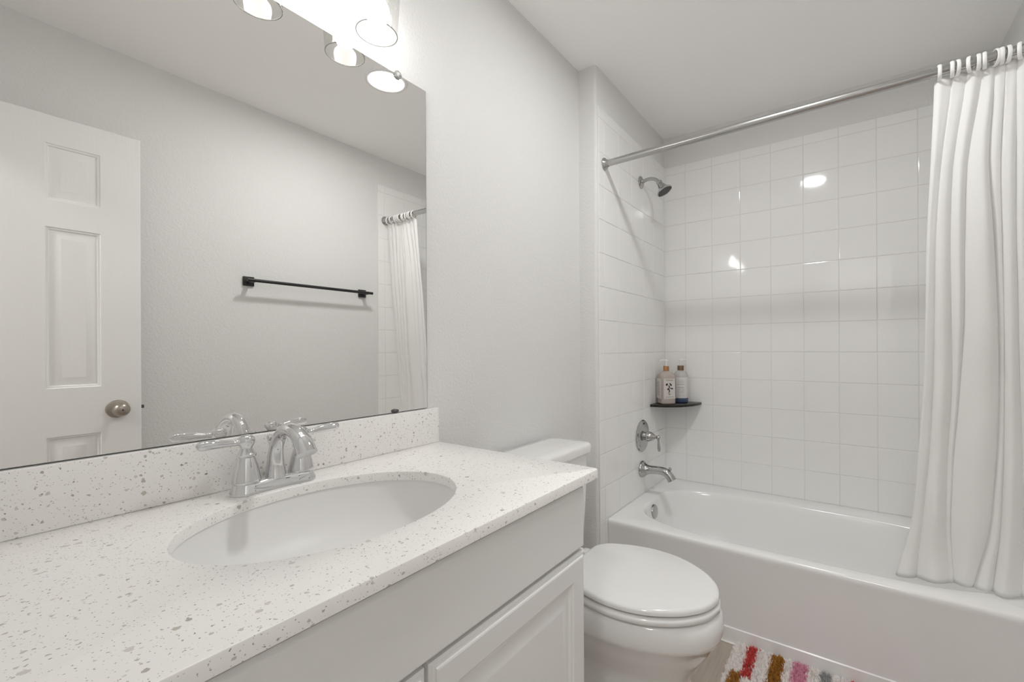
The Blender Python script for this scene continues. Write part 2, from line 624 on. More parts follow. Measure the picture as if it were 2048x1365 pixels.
make('grout_bed', box(XTE+0.0012, XB, -WR-0.001, -WR+0.0062, 0, ZTT-0.001), GROUT, wall_r, smooth=0)

# ------------------------------------------------------------------ door leaf, opened back towards the right wall
YD = -1.447
sc_ = (YD*-1 + CAM_D - 0.008)/2.514
DX = lambda x: x*sc_
DZf = lambda z: CAM_Z+(z-CAM_Z)*sc_
dx1 = 0.562; dx0 = dx1-0.66
pz = [(DZf(1.752), DZf(1.966)), (DZf(1.033), DZf(1.649)), (0.23, DZf(0.848))]
pxs = [(DX(0.300), DX(0.449)), (dx0+dx1-DX(0.449), dx0+dx1-DX(0.300))]
panels = [(a, b, c, d) for a, b in pxs for c, d in pz]
vs, fs = panel_slab(dx0, dx1, 0.012, DZf(2.074), 0.035, panels,
                    [(0, 0), (0.003, -0.003), (0.008, -0.0045), (0.011, -0.0085), (0.016, -0.0085), (0.040, -0.0015), (0.042, -0.0015)],
                    [(0, -0.002), (0.002, 0)])
door = tag(make('door_1', ([(u, YD+wv, v) for u, v, wv in vs], fs), DOORM, None, (dx0, YD-0.0175, 0.012), 25),
           'white six panel door standing open, seen in the mirror', 'door', kind='structure')
kx, kz = 0.489, 0.940
make('rosette', lathe((kx, YD, kz), (0, 1, 0), [(0.036, 0.0), (0.036, 0.003), (0.033, 0.008), (0.024, 0.011), (0.012, 0.013)], 40), SATIN, door)
knob = make('door_knob', lathe((kx, YD+0.010, kz), (0, 1, 0), [(0.011, 0), (0.010, 0.012), (0.012, 0.020), (0.021, 0.028), (0.0265, 0.038), (0.0275, 0.046), (0.025, 0.055), (0.018, 0.062), (0.008, 0.066), (0.0001, 0.067)], 40), SATIN, door)
make('privacy_pin', lathe((kx, YD+0.0765, kz), (0, 1, 0), [(0.0035, 0), (0.0035, 0.0012)], 12), BLACK, knob)
make('latch_bolt', box(dx1-0.002, dx1+0.011, YD-0.025, YD-0.010, kz-0.0065, kz+0.0065, 0.001), DARKM, door)

# ------------------------------------------------------------------ vanity cabinet
CX0, CX1, CYF = -0.032, 0.863, -0.522
cab = thing('vanity_cabinet', (0.415, -0.27, 0), 'white painted vanity cabinet under the speckled countertop', 'cabinet')
make('cabinet_body', join(box(CX0, CX0+0.018, CYF, -0.002, 0, ZC-0.0202), box(CX1-0.018, CX1, CYF, -0.002, 0, ZC-0.0202),
                          box(CX0+0.018, CX1-0.018, CYF, CYF+0.018, 0.10, 0.14), box(CX0+0.018, CX1-0.018, CYF, CYF+0.018, 0.70, ZC-0.0202),
                          box(CX0+0.018, CX0+0.05, CYF, CYF+0.018, 0.14, 0.70), box(CX1-0.05, CX1-0.018, CYF, CYF+0.018, 0.14, 0.70),
                          box(CX0+0.018, CX1-0.018, CYF+0.018, -0.002, 0.10, 0.115), box(CX0+0.018, CX1-0.018, -0.012, -0.002, 0.115, ZC-0.0202),
                          box(CX0+0.018, CX1-0.018, CYF+0.06, CYF+0.075, 0, 0.10), box(0.395, 0.435, CYF, CYF+0.018, 0.14, 0.70)), CAB, cab, smooth=0)
# front faces look towards -y: w grows outwards, so y = -0.545 - w
vs, fs = panel_slab(-0.022, 0.853, 0.735, 0.868, 0.0215, [], [], [(0, -0.005), (0.003, -0.002), (0.006, 0)])
make('false_drawer_front', ([(u, -0.545-wv, v) for u, v, wv in vs], fs), CAB, cab, smooth=20)
for u0, u1 in ((0.419, 0.858), (-0.027, 0.412)):
    pn = [(u0+0.052, u1-0.052, 0.115+0.052, 0.727-0.052)]
    vs, fs = panel_slab(u0, u1, 0.115, 0.727, 0.0215, pn, [(0, 0), (0.004, -0.003), (0.008, -0.0035), (0.012, -0.008), (0.020, -0.008), (0.040, -0.002), (0.043, -0.002)],
                        [(0, -0.0075), (0.004, -0.005), (0.0045, -0.004), (0.010, -0.0035), (0.0105, -0.001), (0.013, 0)])
    make('cabinet_door', ([(u, -0.545-wv, v) for u, v, wv in vs], fs), CAB, cab, smooth=20)

# ------------------------------------------------------------------ countertop with the oval cut-out, and backsplash
SX, SY, SRX, SRY = 0.432, -0.282, 0.230, 0.176
top = thing('vanity_countertop', (0.40, -0.28, ZC-0.02), 'white speckled quartz countertop on the vanity cabinet', 'countertop')
def outer_ring(ins, z):
    x0, x1, y0, y1, r = XF+0.003+ins, XE-ins, -0.559+ins, -0.001-ins, 0.011
    pts = rrect(x0, x1, y0, y1, r, z, 5)
    out = []
    for i, p in enumerate(pts):                      # densify the straight runs
        q = pts[(i+1) % len(pts)]
        n = max(1, int((q-p).length/0.03))
        out += [p+(q-p)*k/n for k in range(n)]
    return out
base_ring = outer_ring(0, ZC)
def inner_ring(grow, z):
    out = []
    for p in base_ring:
        t = math.atan2((p.y-SY)/SRY, (p.x-SX)/SRX)
        out.append(Vector((SX+(SRX+grow)*math.cos(t), SY+(SRY+grow)*math.sin(t), z)))
    return out
make('slab', loft([outer_ring(0, ZC-0.02), outer_ring(0, ZC-0.0022), outer_ring(0.0008, ZC-0.0006), outer_ring(0.0025, ZC),
                   inner_ring(0.0022, ZC), inner_ring(0.0008, ZC-0.0006), inner_ring(0, ZC-0.002), inner_ring(0, ZC-0.02)], closed=True),
     QUARTZ, top, smooth=40)
make('backsplash', box(XF+0.003, XE-0.001, -0.0205, -0.001, ZC+0.0001, 1.002, 0.0015), QUARTZ, top)

# undermount sink
sink = thing('sink_basin', (SX, SY, 0.74), 'white oval undermount sink below the countertop cut-out', 'sink')
def el(rx, ry, z, dy=0):
    return [Vector((SX+rx*math.cos(2*PI*k/72), SY+dy+ry*math.sin(2*PI*k/72), z)) for k in range(72)]
inner = [(0.020, ZC-0.0205), (0.003, ZC-0.0205), (0.001, ZC-0.028), (-0.004, ZC-0.05), (-0.018, ZC-0.085), (-0.045, ZC-0.115), (-0.085, ZC-0.135), (-0.13, ZC-0.146), (-0.158, ZC-0.150)]
outer = [(-0.158, ZC-0.162), (-0.12, ZC-0.158), (-0.07, ZC-0.142), (-0.03, ZC-0.120), (-0.004, ZC-0.088), (0.010, ZC-0.05), (0.020, ZC-0.034)]
make('bowl', loft([el(SRX+g, SRY+g, z) for g, z in inner+outer], closed=True), SINKM, sink)
make('drain', lathe((SX, SY, ZC-0.1515), (0, 0, 1), [(0.030, 0), (0.030, 0.003), (0.026, 0.0045), (0.022, 0.003), (0.015, 0.0055), (0.0001, 0.0065)], 32), CHROME, sink)

# ------------------------------------------------------------------ faucet
FX, FY = 0.422, -0.072
fau = thing('faucet', (FX, FY, ZC), 'chrome centerset faucet with two lever handles behind the sink', 'faucet')
def stad(r, z, Lc=0.051, waist=0.22):
    out = []
    for k in range(64):
        t = 2*PI*k/64
        c, s = math.cos(t), math.sin(t)
        x = math.copysign(Lc, c)*min(1, abs(c)*6) + r*c
        y = r*s
        y *= 1-waist*max(0, 1-(abs(x)/(Lc*0.9))**2)
        out.append(Vector((FX+x, FY+y, z)))
    return out
make('base_plate', loft([stad(0.0275, ZC+0.0003), stad(0.0275, ZC+0.004), stad(0.0265, ZC+0.007), stad(0.0240, ZC+0.013), stad(0.0225, ZC+0.019), stad(0.0205, ZC+0.022), stad(0.018, ZC+0.023)]), CHROME, fau)
for s, lab in ((-1, 'left'), (1, 'right')):
    hx = FX+0.051*s
    hnd = make('handle', lathe((hx, FY, ZC), (0, 0, 1), [(0.0215, 0.0195), (0.0242, 0.022), (0.0240, 0.026), (0.0232, 0.030), (0.0215, 0.040), (0.0185, 0.054), (0.0150, 0.066), (0.0135, 0.0695),
               (0.0165, 0.072), (0.0168, 0.075), (0.0140, 0.078), (0.0115, 0.083), (0.0095, 0.087), (0.0115, 0.091), (0.0140, 0.096), (0.0148, 0.101), (0.0135, 0.107), (0.0085, 0.112), (0.0001, 0.1135)], 36), CHROME, fau)
    e = Vector((s, -0.06, 0)).normalized()
    c0 = Vector((hx, FY, ZC+0.100))
    pts = [c0+e*0.008, c0+e*0.020, c0+e*0.030+Vector((0, 0, .001)), c0+e*0.046+Vector((0, 0, .003)), c0+e*0.062+Vector((0, 0, .004)), c0+e*0.076+Vector((0, 0, .004)), c0+e*0.081+Vector((0, 0, .004))]
    make('lever', tube(pts, [0.0075, 0.0060, 0.0068, 0.0086, 0.0098, 0.0085, 0.0010], 20, 5, flat=(1, 0.92)), CHROME, hnd)
spts = [(FX, FY-0.002, ZC+0.018), (FX, FY-0.001, ZC+0.045), (FX, FY-0.006, ZC+0.080), (FX, FY-0.026, ZC+0.108), (FX, FY-0.055, ZC+0.121), (FX, FY-0.086, ZC+0.117), (FX, FY-0.113, ZC+0.100), (FX, FY-0.126, ZC+0.082)]
make('spout', tube(spts, [0.0195, 0.0155, 0.0130, 0.0122, 0.0126, 0.0140, 0.0165, 0.0185], 28, 6), CHROME, fau)
make('lift_rod', join(tube([(FX+0.002, FY+0.026, ZC+0.018), (FX+0.002, FY+0.026, ZC+0.085)], [0.0022, 0.0022], 10, 2),
                      lathe((FX+0.002, FY+0.026, ZC+0.083), (0, 0, 1), [(0.0025, 0), (0.004, 0.003), (0.003, 0.006), (0.0062, 0.010), (0.0068, 0.014), (0.005, 0.018), (0.0001, 0.020)], 18)), CHROME, fau)

# ------------------------------------------------------------------ mirror
mir = thing('mirror', (0.4325, -0.002, 1.004), 'large frameless mirror standing on the speckled backsplash', 'mirror')
make('mirror_glass', box(0.001, 0.8640, -0.0056, -0.0050, 1.0045, 1.936), MIRROR, mir, smooth=0)
make('mirror_backing', box(0.0, 0.8655, -0.0049, -0.0005, 1.0035, 1.937), EDGEM, mir, smooth=0)
def rosette_clip(x, z):
    g = lathe((x, -0.0062, z), (0, -1, 0), [(0.011, 0), (0.0115, 0.003), (0.009, 0.006), (0.004, 0.0075), (0.0001, 0.008)], 10)
    return join(g, *[ellipsoid((x+0.0085*math.cos(k*PI/4), -0.009, z+0.0085*math.sin(k*PI/4)), (0.0035, 0.003, 0.0035), 8, 6) for k in range(8)])
make('top_clip', rosette_clip(0.767, 1.934), CLEARP, mir, smooth=20)
make('bottom_clip', ellipsoid((0.754, -0.009, 1.0085), (0.010, 0.0045, 0.0055), 16, 8), DARKM, mir)

# ------------------------------------------------------------------ vanity light
vl_ = thing('vanity_light', (0.45, 0, 2.12), 'three lamp wall light with clear glass shades above the mirror', 'light fixture')
make('back_plate', box(0.36, 0.54, -0.022, -0.0005, 2.085, 2.175, 0.006, 3), CHROME, vl_)
make('bar', join(tube([(LX[0]-0.02, -0.075, 2.135), (LX[2]+0.02, -0.075, 2.135)], [0.009, 0.009], 16, 2),
                 tube([(0.45, -0.02, 2.135), (0.45, -0.075, 2.135)], [0.009, 0.009], 16, 2)), CHROME, vl_)
LY = -0.075
ZS = 1.956
for x in LX:
    make('socket', lathe((x, LY, 2.134), (0, 0, -1), [(0.008, 0), (0.010, 0.008), (0.024, 0.016), (0.026, 0.022), (0.026, 0.030), (0.016, 0.034), (0.0155, 0.058)], 24), CHROME, vl_)
    sh = make('shade', lathe((x, LY, ZS), (0, 0, 1), [(0.0475, 0), (0.0500, 0.03), (0.0525, 0.07), (0.0550, 0.118), (0.0545, 0.132), (0.046, 0.1405), (0.0275, 0.143)], 48, False, False), GLASS, vl_)
    make('rim', loft([[Vector((x+(0.0475+0.0013*math.cos(a))*math.cos(t), LY+(0.0475+0.0013*math.cos(a))*math.sin(t), ZS+0.0013*math.sin(a)))
                       for a in [2*PI*j/8 for j in range(8)]] for t in [2*PI*k/48 for k in range(48)]], closed=True), RIMG, sh)
    make('bulb', lathe((x, LY, 1.978), (0, 0, 1), [(0.0001, 0), (0.012, 0.002), (0.022, 0.009), (0.0285, 0.020), (0.030, 0.031), (0.0285, 0.043), (0.023, 0.056), (0.017, 0.068), (0.0135, 0.080), (0.0135, 0.098)], 20), BULBM, vl_)

# ------------------------------------------------------------------ recessed ceiling light
RX_, RY_ = 1.298, -0.805
can = thing('recessed_light', (RX_, RY_, ZCEIL), 'round white recessed light in the ceiling, seen in the mirror', 'ceiling light')
make('trim_ring', loft([[Vector((RX_+r*math.cos(t), RY_+r*math.sin(t), z)) for t in [2*PI*k/64 for k in range(64)]]
                        for r, z in ((0.098, ZCEIL-0.0002), (0.097, ZCEIL-0.004), (0.092, ZCEIL-0.006), (0.078, ZCEIL-0.004), (0.070, ZCEIL-0.0005))], False, False), TRIMP, can)
make('lens', lathe((RX_, RY_, ZCEIL-0.0008), (0, 0, -1), [(0.0705, 0), (0.068, 0.0012), (0.0001, 0.0014)], 40, False), CANM, can)
hl = thing('hall_fill_light', (-0.90, -1.18, ZCEIL), 'added unseen fill lamp on the hallway ceiling beyond the door', 'ceiling light')  # added out of view as fill for the tub apron and vanity fronts
make('fill_canopy', lathe((-0.90, -1.18, ZCEIL-0.0002), (0, 0, -1), [(0.15, 0), (0.15, 0.02), (0.14, 0.022)], 40), TRIMP, hl)
make('fill_diffuser', lathe((-0.90, -1.18, ZCEIL-0.0225), (0, 0, -1), [(0.14, 0), (0.13, 0.03), (0.09, 0.05), (0.0001, 0.06)], 40), HALL_FILLM, hl)

# ------------------------------------------------------------------ towel bar on the right wall
tb = thing('towel_bar', (1.33, -WR, 1.534), 'matte black towel bar on the right wall, seen in the mirror', 'towel bar')
for x in (1.009, 1.652):
    make('wall_plate', box(x-0.025, x+0.025, -WR+0.0003, -WR+0.010, 1.510, 1.558, 0.001), BLACK, tb)
    make('post', box(x-0.0085, x+0.0085, -WR+0.0095, -WR+0.066, 1.524, 1.543, 0.0015), BLACK, tb)
make('bar', tube([(0.979, -WR+0.070, 1.5335), (1.684, -WR+0.070, 1.5335)], [0.0085, 0.0085], 20, 2), BLACK, tb)

# ------------------------------------------------------------------ bathtub
TY0, TY1 = -WR+TT+0.0015, -A-TT-0.0015
TX1 = XB-TT-0.0015
TCX, TCY, TA, TB = 2.205, -0.830, 0.310, 0.660
tub = thing('bathtub', (2.23, -0.83, 0), 'white alcove bathtub with a flat front apron', 'bathtub')
NT = 160
def tub_outer(x0, z, r=0.006):
    base = [Vector((x0, TY0, z)), Vector((TX1, TY0, z)), Vector((TX1, TY1, z)), Vector((x0, TY1, z))]
    return base
inner_ref = superellipse(TCX, TCY, TA, TB, 3.5, ZR, NT)
def ray_rect(p, x0, z):
    d = Vector((p.x-TCX, p.y-TCY))
    ks = []
    if d.x > 1e-9: ks.append((TX1-TCX)/d.x)
    if d.x < -1e-9: ks.append((x0-TCX)/d.x)
    if d.y > 1e-9: ks.append((TY1-TCY)/d.y)
    if d.y < -1e-9: ks.append((TY0-TCY)/d.y)
    k = min(ks)
    return Vector((TCX+d.x*k, TCY+d.y*k, z))
def snap(ring, x0):
    for cxy in ((x0, TY0), (TX1, TY0), (TX1, TY1), (x0, TY1)):
        j = min(range(len(ring)), key=lambda i: (ring[i].x-cxy[0])**2+(ring[i].y-cxy[1])**2)
        ring[j].x, ring[j].y = cxy
    return ring
def oring(x0, z):
    return snap([ray_rect(p, x0, z) for p in inner_ref], x0)
rings = [oring(XT+0.004, 0.0005), oring(XT+0.004, 0.060), oring(XT+0.0085, 0.063), oring(XT+0.0075, 0.10), oring(XT+0.004, ZR-0.05), oring(XT+0.001, ZR-0.028), oring(XT, ZR-0.018), oring(XT+0.0006, ZR-0.009), oring(XT+0.0035, ZR-0.003), oring(XT+0.009, ZR)]
for a, b, z, n in ((TA+0.006, TB+0.006, ZR, 3.5), (TA, TB, ZR-0.002, 3.5), (TA-0.006, TB-0.006, ZR-0.010, 3.5), (TA-0.012, TB-0.010, ZR-0.03, 3.5),
                   (TA-0.025, TB-0.022, ZR-0.10, 3.4), (TA-0.04, TB-0.05, ZR-0.18, 3.3), (TA-0.055, TB-0.08, ZR-0.25, 3.2), (TA-0.085, TB-0.12, ZR-0.285, 3.0), (TA-0.14, TB-0.20, ZR-0.30, 2.8), (0.03, 0.06, ZR-0.305, 2.2)):
    rings.append(superellipse(TCX, TCY, a, b, n, z, NT))
make('tub_shell', loft(rings, True, True), TUBM, tub, smooth=40)
ov = make('overflow_plate', lathe((2.195, -0.1775, 0.322), (0, -1, 0.10), [(0.036, -0.012), (0.036, 0.012), (0.034, 0.015), (0.024, 0.0165), (0.0001, 0.017)], 36), NICKEL, tub)
make('caulk_line', join(box(XT-0.004, XT+0.005, TY0, TY1, 0.0003, 0.005, 0.001)), CAULK, tub)

# ------------------------------------------------------------------ shower fittings
SXF = 2.248
YT = -A-TT
shd = thing('showerhead', (SXF, YT, 2.078), 'chrome bell shower head on a bent arm from the tiled wall', 'shower head')
make('flange', lathe((SXF, YT-0.0003, 2.076), (0, -1, 0), [(0.033, 0), (0.033, 0.003), (0.027, 0.008), (0.015, 0.011), (0.0125, 0.016)], 32), NICKEL, shd)
make('arm', tube([(SXF, YT-0.008, 2.076), (SXF, -0.135, 2.083), (SXF, -0.165, 2.080), (SXF, -0.188, 2.068), (SXF, -0.204, 2.048)], [0.0095]*5, 18, 5), NICKEL, shd)
hd = Vector((0, -0.50, -0.866)).normalized()
ho = Vector((SXF, -0.200, 2.056))
bell = make('bell', lathe(ho, hd, [(0.011, -0.004), (0.0155, 0.0), (0.0155, 0.010), (0.013, 0.013), (0.017, 0.022), (0.021, 0.034), (0.027, 0.046), (0.037, 0.056), (0.0415, 0.060), (0.0415, 0.064), (0.038, 0.066), (0.036, 0.062)], 40), NICKEL, shd)
make('spray_face', join(lathe(ho+hd*0.0615, hd, [(0.036, 0), (0.035, 0.0025), (0.0001, 0.003)], 36),
     *[lathe(ho+hd*0.064+(frame_of(hd)[0]*math.cos(k*2*PI/n)+frame_of(hd)[1]*math.sin(k*2*PI/n))*r, hd, [(0.0017, 0), (0.0012, 0.002), (0.0001, 0.0022)], 6)
       for r, n in ((0.008, 6), (0.016, 11), (0.024, 16), (0.031, 20)) for k in range(n)]), RUBBER, bell)

val = thing('shower_valve', (SXF, YT, 0.70), 'chrome round shower valve with lever below the corner shelf', 'valve')
make('escutcheon', lathe((SXF, YT-0.0003, 0.70), (0, -1, 0), [(0.086, 0), (0.086, 0.004), (0.082, 0.008), (0.070, 0.010), (0.067, 0.013), (0.062, 0.0145), (0.056, 0.0155), (0.030, 0.0165)], 56), NICKEL, val)
vh = make('handle', lathe((SXF, YT-0.015, 0.70), (0, -1, 0), [(0.022, 0), (0.022, 0.012), (0.027, 0.016), (0.0275, 0.024), (0.024, 0.036), (0.017, 0.050), (0.010, 0.060), (0.0065, 0.066), (0.0085, 0.069), (0.0115, 0.074), (0.012, 0.079), (0.0095, 0.085), (0.0001, 0.089)], 36), NICKEL, val)
make('lever', tube([(SXF, YT-0.092, 0.694), (SXF, YT-0.094, 0.678), (SXF, YT-0.096, 0.655), (SXF, YT-0.097, 0.638), (SXF, YT-0.097, 0.628), (SXF, YT-0.097, 0.625)], [0.0055, 0.0050, 0.0075, 0.0088, 0.006, 0.0008], 16, 5), NICKEL, vh)

tsp = thing('tub_spout', (SXF-0.004, YT, 0.52), 'chrome tub spout with diverter knob above the tub rim', 'spout')
TSX = SXF-0.004
make('spout_body', tube([(TSX, YT-0.0005, 0.521), (TSX, YT-0.012, 0.521), (TSX, YT-0.026, 0.522), (TSX, YT-0.05, 0.524), (TSX, YT-0.10, 0.527), (TSX, YT-0.135, 0.521), (TSX, YT-0.155, 0.504), (TSX, YT-0.168, 0.484)],
                        [0.045, 0.042, 0.030, 0.0225, 0.0215, 0.0220, 0.0220, 0.0235], 28, 6), NICKEL, tsp)
make('diverter_knob', lathe((TSX, YT-0.152, 0.524), (0, -0.25, 1), [(0.004, 0), (0.004, 0.010), (0.0085, 0.014), (0.009, 0.020), (0.006, 0.026), (0.0001, 0.028)], 18), NICKEL, tsp)

# ------------------------------------------------------------------ shower rod
RXX, RZ = 1.821, 2.029
rod = thing('shower_rod', (RXX, -0.83, RZ), 'brushed steel tension rod across the bathtub opening', 'rod')
rzz = lambda y: 2.028+(YT-y)*0.0085
ye = -WR+TT
make('rod_tube', tube([(RXX, YT-0.006, rzz(YT)), (RXX, -1.25, rzz(-1.25))], [0.0150, 0.0150], 24, 2), BRUSH, rod)
make('inner_tube', tube([(RXX, -1.245, rzz(-1.245)), (RXX, ye+0.006, rzz(ye))], [0.0128, 0.0128], 24, 2), BRUSH, rod)
for yy, d in ((YT-0.0003, -1), (ye+0.0003, 1)):
    make('end_flange', lathe((RXX, yy, rzz(yy)), (0, d, 0), [(0.0275, 0), (0.028, 0.004), (0.025, 0.009), (0.020, 0.012), (0.018, 0.016), (0.0155, 0.024)], 32), NICKEL, rod)

# ------------------------------------------------------------------ shower curtain
cur = thing('shower_curtain', (1.86, -1.40, 0.36), 'white fabric shower curtain drawn to the right on the rod', 'curtain')
NS, NTT = 520, 100
# crease lines between the hanging folds: y of each crease at a few heights (t from rod to hem)
ct = [0.0, 0.168, 0.308, 0.468, 0.592, 0.719, 0.893, 1.0]
creases = [
    [-1.262, -1.252, -1.243, -1.242, -1.239, -1.227, -1.210, -1.160],
    [-1.306, -1.276, -1.266, -1.266, -1.264, -1.257, -1.236, -1.222],
    [-1.340, -1.305, -1.302, -1.307, -1.311, -1.301, -1.297, -1.312],
    [-1.377, -1.338, -1.336, -1.337, -1.329, -1.316, -1.308, -1.322],
    [-1.402, -1.386, -1.402, -1.414, -1.419, -1.417, -1.404, -1.362],
    [-1.424, -1.413, -1.420, -1.428, -1.431, -1.433, -1.429, -1.410],
    [-1.446, -1.447, -1.450, -1.459, -1.464, -1.474, -1.480, -1.478],
    [-1.485, -1.482, -1.480, -1.488, -1.492, -1.498, -1.504, -1.508],
    [-1.520, -1.518, -1.516, -1.515, -1.516, -1.518, -1.522, -1.526],
    [-1.553, -1.551, -1.550, -1.546, -1.544, -1.541, -1.538, -1.535]]
nf = len(creases)-1
vs, fs = [], []
for i in range(NTT+1):
    t = i/NTT
    yc = [float(np.interp(t, ct, c)) for c in creases]
    # softened interpolation between the keyed heights
    yc = [0.5*a + 0.25*float(np.interp(max(0, t-0.05), ct, c)) + 0.25*float(np.interp(min(1, t+0.05), ct, c)) for a, c in zip(yc, creases)]
    for j in range(NS+1):
        q = j/NS*nf
        k = min(int(q), nf-1)
        fr = q-k
        wd = abs(yc[k+1]-yc[k])
        y = yc[k]+(yc[k+1]-yc[k])*fr
        am = min(0.024, 0.40*wd)
        am *= min(1, 0.55+2.2*t)
        bul = math.sin(PI*fr)**0.8*(1+0.16*math.sin(2*PI*fr+k*1.7+2.0*t))
        lean = 0.22*wd*math.sin(PI*fr)*math.sin(1.3*k+1.5*t)        # folds lean over their neighbour
        x = 1.838+0.128*t**1.15 - am*bul
        s_ = j/NS
        zhem = 0.372 + 0.016*min(1, s_/0.3) + 0.045*max(0.0, (s_-0.62)/0.38)**1.3
        ztop = rzz(y) - 0.0150 - 0.003*(1-math.sin(PI*fr))
        hb = math.exp(-((t-0.035)/0.012)**2)
        x += hb*0.0035*math.sin(PI*fr)*(1 if k % 2 else 0.3) + 0.0012*math.sin(30*t+5*k)*math.sin(PI*fr)
        vs.append((x, y+lean, ztop+(zhem-ztop)*t))
for i in range(NTT):
    for j in range(NS):
        a = i*(NS+1)+j
        fs.append((a, a+1, a+NS+2, a+NS+1))
cl = make('curtain_cloth', (vs, fs), CLOTH, cur, smooth=180)
so = cl.modifiers.new('thickness', 'SOLIDIFY')
so.thickness = 0.0012
ringy = [-1.271, -1.301, -1.313, -1.341, -1.360, -1.374, -1.398, -1.411, -1.424, -1.449, -1.492, -1.530]
for k, yk in enumerate(ringy):
    zc_ = rzz(yk)
    tilt = random.Random(k+40).uniform(-0.35, 0.35)
    loop = []
    for a in range(28):
        t = 2*PI*a/28
        px = 0.0195*math.cos(t)
        pz_ = 0.0225*math.sin(t) - 0.0048
        c_, s_ = math.cos(tilt), math.sin(tilt)
        loop.append(Vector((RXX+px*c_, yk+px*s_, zc_+pz_)))
    rg = []
    for a, p in enumerate(loop):
        d = (loop[(a+1) % 28]-loop[a-1]).normalized()
        nrm = Vector((-math.sin(tilt), math.cos(tilt), 0))
        o_ = d.cross(nrm).normalized()
        rg.append([p + nrm*0.0050*math.cos(q) + o_*0.0022*math.sin(q) for q in [2*PI*m/10 for m in range(10)]])
    make('ring', loft(rg, closed=True), RINGP, cur)

# ------------------------------------------------------------------ corner shelf and bottles
ZSH = 0.857
shx, shy = XB-TT-0.0008, YT-0.0008
shelf = thing('corner_shelf', (shx-0.1, shy-0.09, ZSH-0.0145), 'dark quarter round shelf in the tiled corner', 'shelf')
def qring(rx, ry, z):
    return [Vector((shx, shy, z))] + [Vector((shx-rx*math.cos(PI/2*k/32), shy-ry*math.sin(PI/2*k/32), z)) for k in range(33)]
make('shelf_plate', loft([qring(0.252, 0.212, ZSH-0.0145), qring(0.255, 0.215, ZSH-0.0130), qring(0.255, 0.215, ZSH-0.0015), qring(0.252, 0.212, ZSH)]), SHELFG, shelf, smooth=30)

def squircle(cx, cy, a, n, z, rot, N=48, b=None):
    out = []
    for p in superellipse(0, 0, a, b or a, n, z, N):
        out.append(Vector((cx+p.x*math.cos(rot)-p.y*math.sin(rot), cy+p.x*math.sin(rot)+p.y*math.cos(rot), z)))
    return out

def pump(parent, cx, cy, z, ang):
    d = Vector((math.cos(ang), math.sin(ang), 0))
    c = Vector((cx, cy, z))
    make('pump', join(lathe(c, (0, 0, 1), [(0.0045, 0), (0.0045, 0.026), (0.009, 0.027), (0.0095, 0.034), (0.007, 0.037), (0.0001, 0.038)], 16),
                      tube([c+Vector((0, 0, .032)), c+d*0.015+Vector((0, 0, .033)), c+d*0.031+Vector((0, 0, .031)), c+d*0.035+Vector((0, 0, .026))], [0.005, 0.0045, 0.004, 0.0035], 10, 4)), PUMPW, parent)

# left bottle: squarish, tan, botanical label facing the camera
BLX, BLY = 2.462, -0.158
RL = math.atan2(-CAM_D-BLY, 0-BLX)              # direction to the camera
bl = thing('soap_bottle', (BLX, BLY, ZSH), 'tan pump bottle with botanical label, left on the corner shelf', 'bottle', 'pump bottles on the corner shelf')
rl = RL+0.42
zz_ = [(0.040, 0.0004), (0.0435, 0.004), (0.044, 0.012), (0.044, 0.150), (0.042, 0.162), (0.035, 0.175), (0.025, 0.183), (0.018, 0.186), (0.016, 0.187)]
make('bottle_body', loft([squircle(BLX, BLY, r, 4.0 if h < 0.165 else 2.6, ZSH+h, rl) for r, h in zz_]), BOTL, bl)
def face_pts(cx, cy, rot, half, off, uw, v0, v1):
    """flat face at the given rotation: returns a function (u, v)->point, u across in metres, v height"""
    nrm = Vector((math.cos(rot), math.sin(rot), 0)); tan = Vector((-math.sin(rot), math.cos(rot), 0))
    return lambda u, v, e=0: Vector((cx, cy, 0)) + nrm*(half+off+e) + tan*u + Vector((0, 0, v))
def quad(fn, u0, u1, v0, v1, e=0):
    return [fn(u0, v0, e), fn(u1, v0, e), fn(u1, v1, e), fn(u0, v1, e)], [(0, 1, 2, 3)]
def slab_on(fn, u0, u1, v0, v1, th):
    a = [fn(u0, v0), fn(u1, v0), fn(u1, v1), fn(u0, v1)]
    b = [fn(u0, v0, th), fn(u1, v0, th), fn(u1, v1, th), fn(u0, v1, th)]
    return loft([a, b])
fr_ = face_pts(BLX, BLY, rl, 0.044, 0.0, 0, 0, 0)
sd_ = face_pts(BLX, BLY, rl-PI/2, 0.044, 0.0, 0, 0, 0)
def leaf(fn, u, v, l, wd, ang, e):
    out = []
    for k in range(12):
        t = 2*PI*k/12
        a, b = l*math.cos(t), wd*math.sin(t)*(1-0.3*math.cos(t))
        out.append(fn(u+a*math.cos(ang)-b*math.sin(ang), v+a*math.sin(ang)+b*math.cos(ang), e))
    return out, [tuple(range(12))]
zb = ZSH
lab = [slab_on(fr_, -0.034, 0.034, zb+0.030, zb+0.146, 0.0008)]
nlab = len(lab[0][1])
ink = [leaf(fr_, 0.006, zb+0.112, 0.011, 0.0045, 2.2, 0.0011), leaf(fr_, -0.016, zb+0.112, 0.008, 0.006, 0.9, 0.0011), leaf(fr_, -0.002, zb+0.100, 0.010, 0.0035, 1.9, 0.0011),
       leaf(fr_, 0.012, zb+0.089, 0.010, 0.004, 3.0, 0.0011), leaf(fr_, -0.003, zb+0.082, 0.014, 0.0035, 1.85, 0.0011), leaf(fr_, -0.010, zb+0.086, 0.006, 0.004, 1.1, 0.0011),
       leaf(fr_, -0.004, zb+0.066, 0.010, 0.002, 1.5, 0.0011), leaf(fr_, 0.001, zb+0.056, 0.006, 0.002, 0.6, 0.0011)]
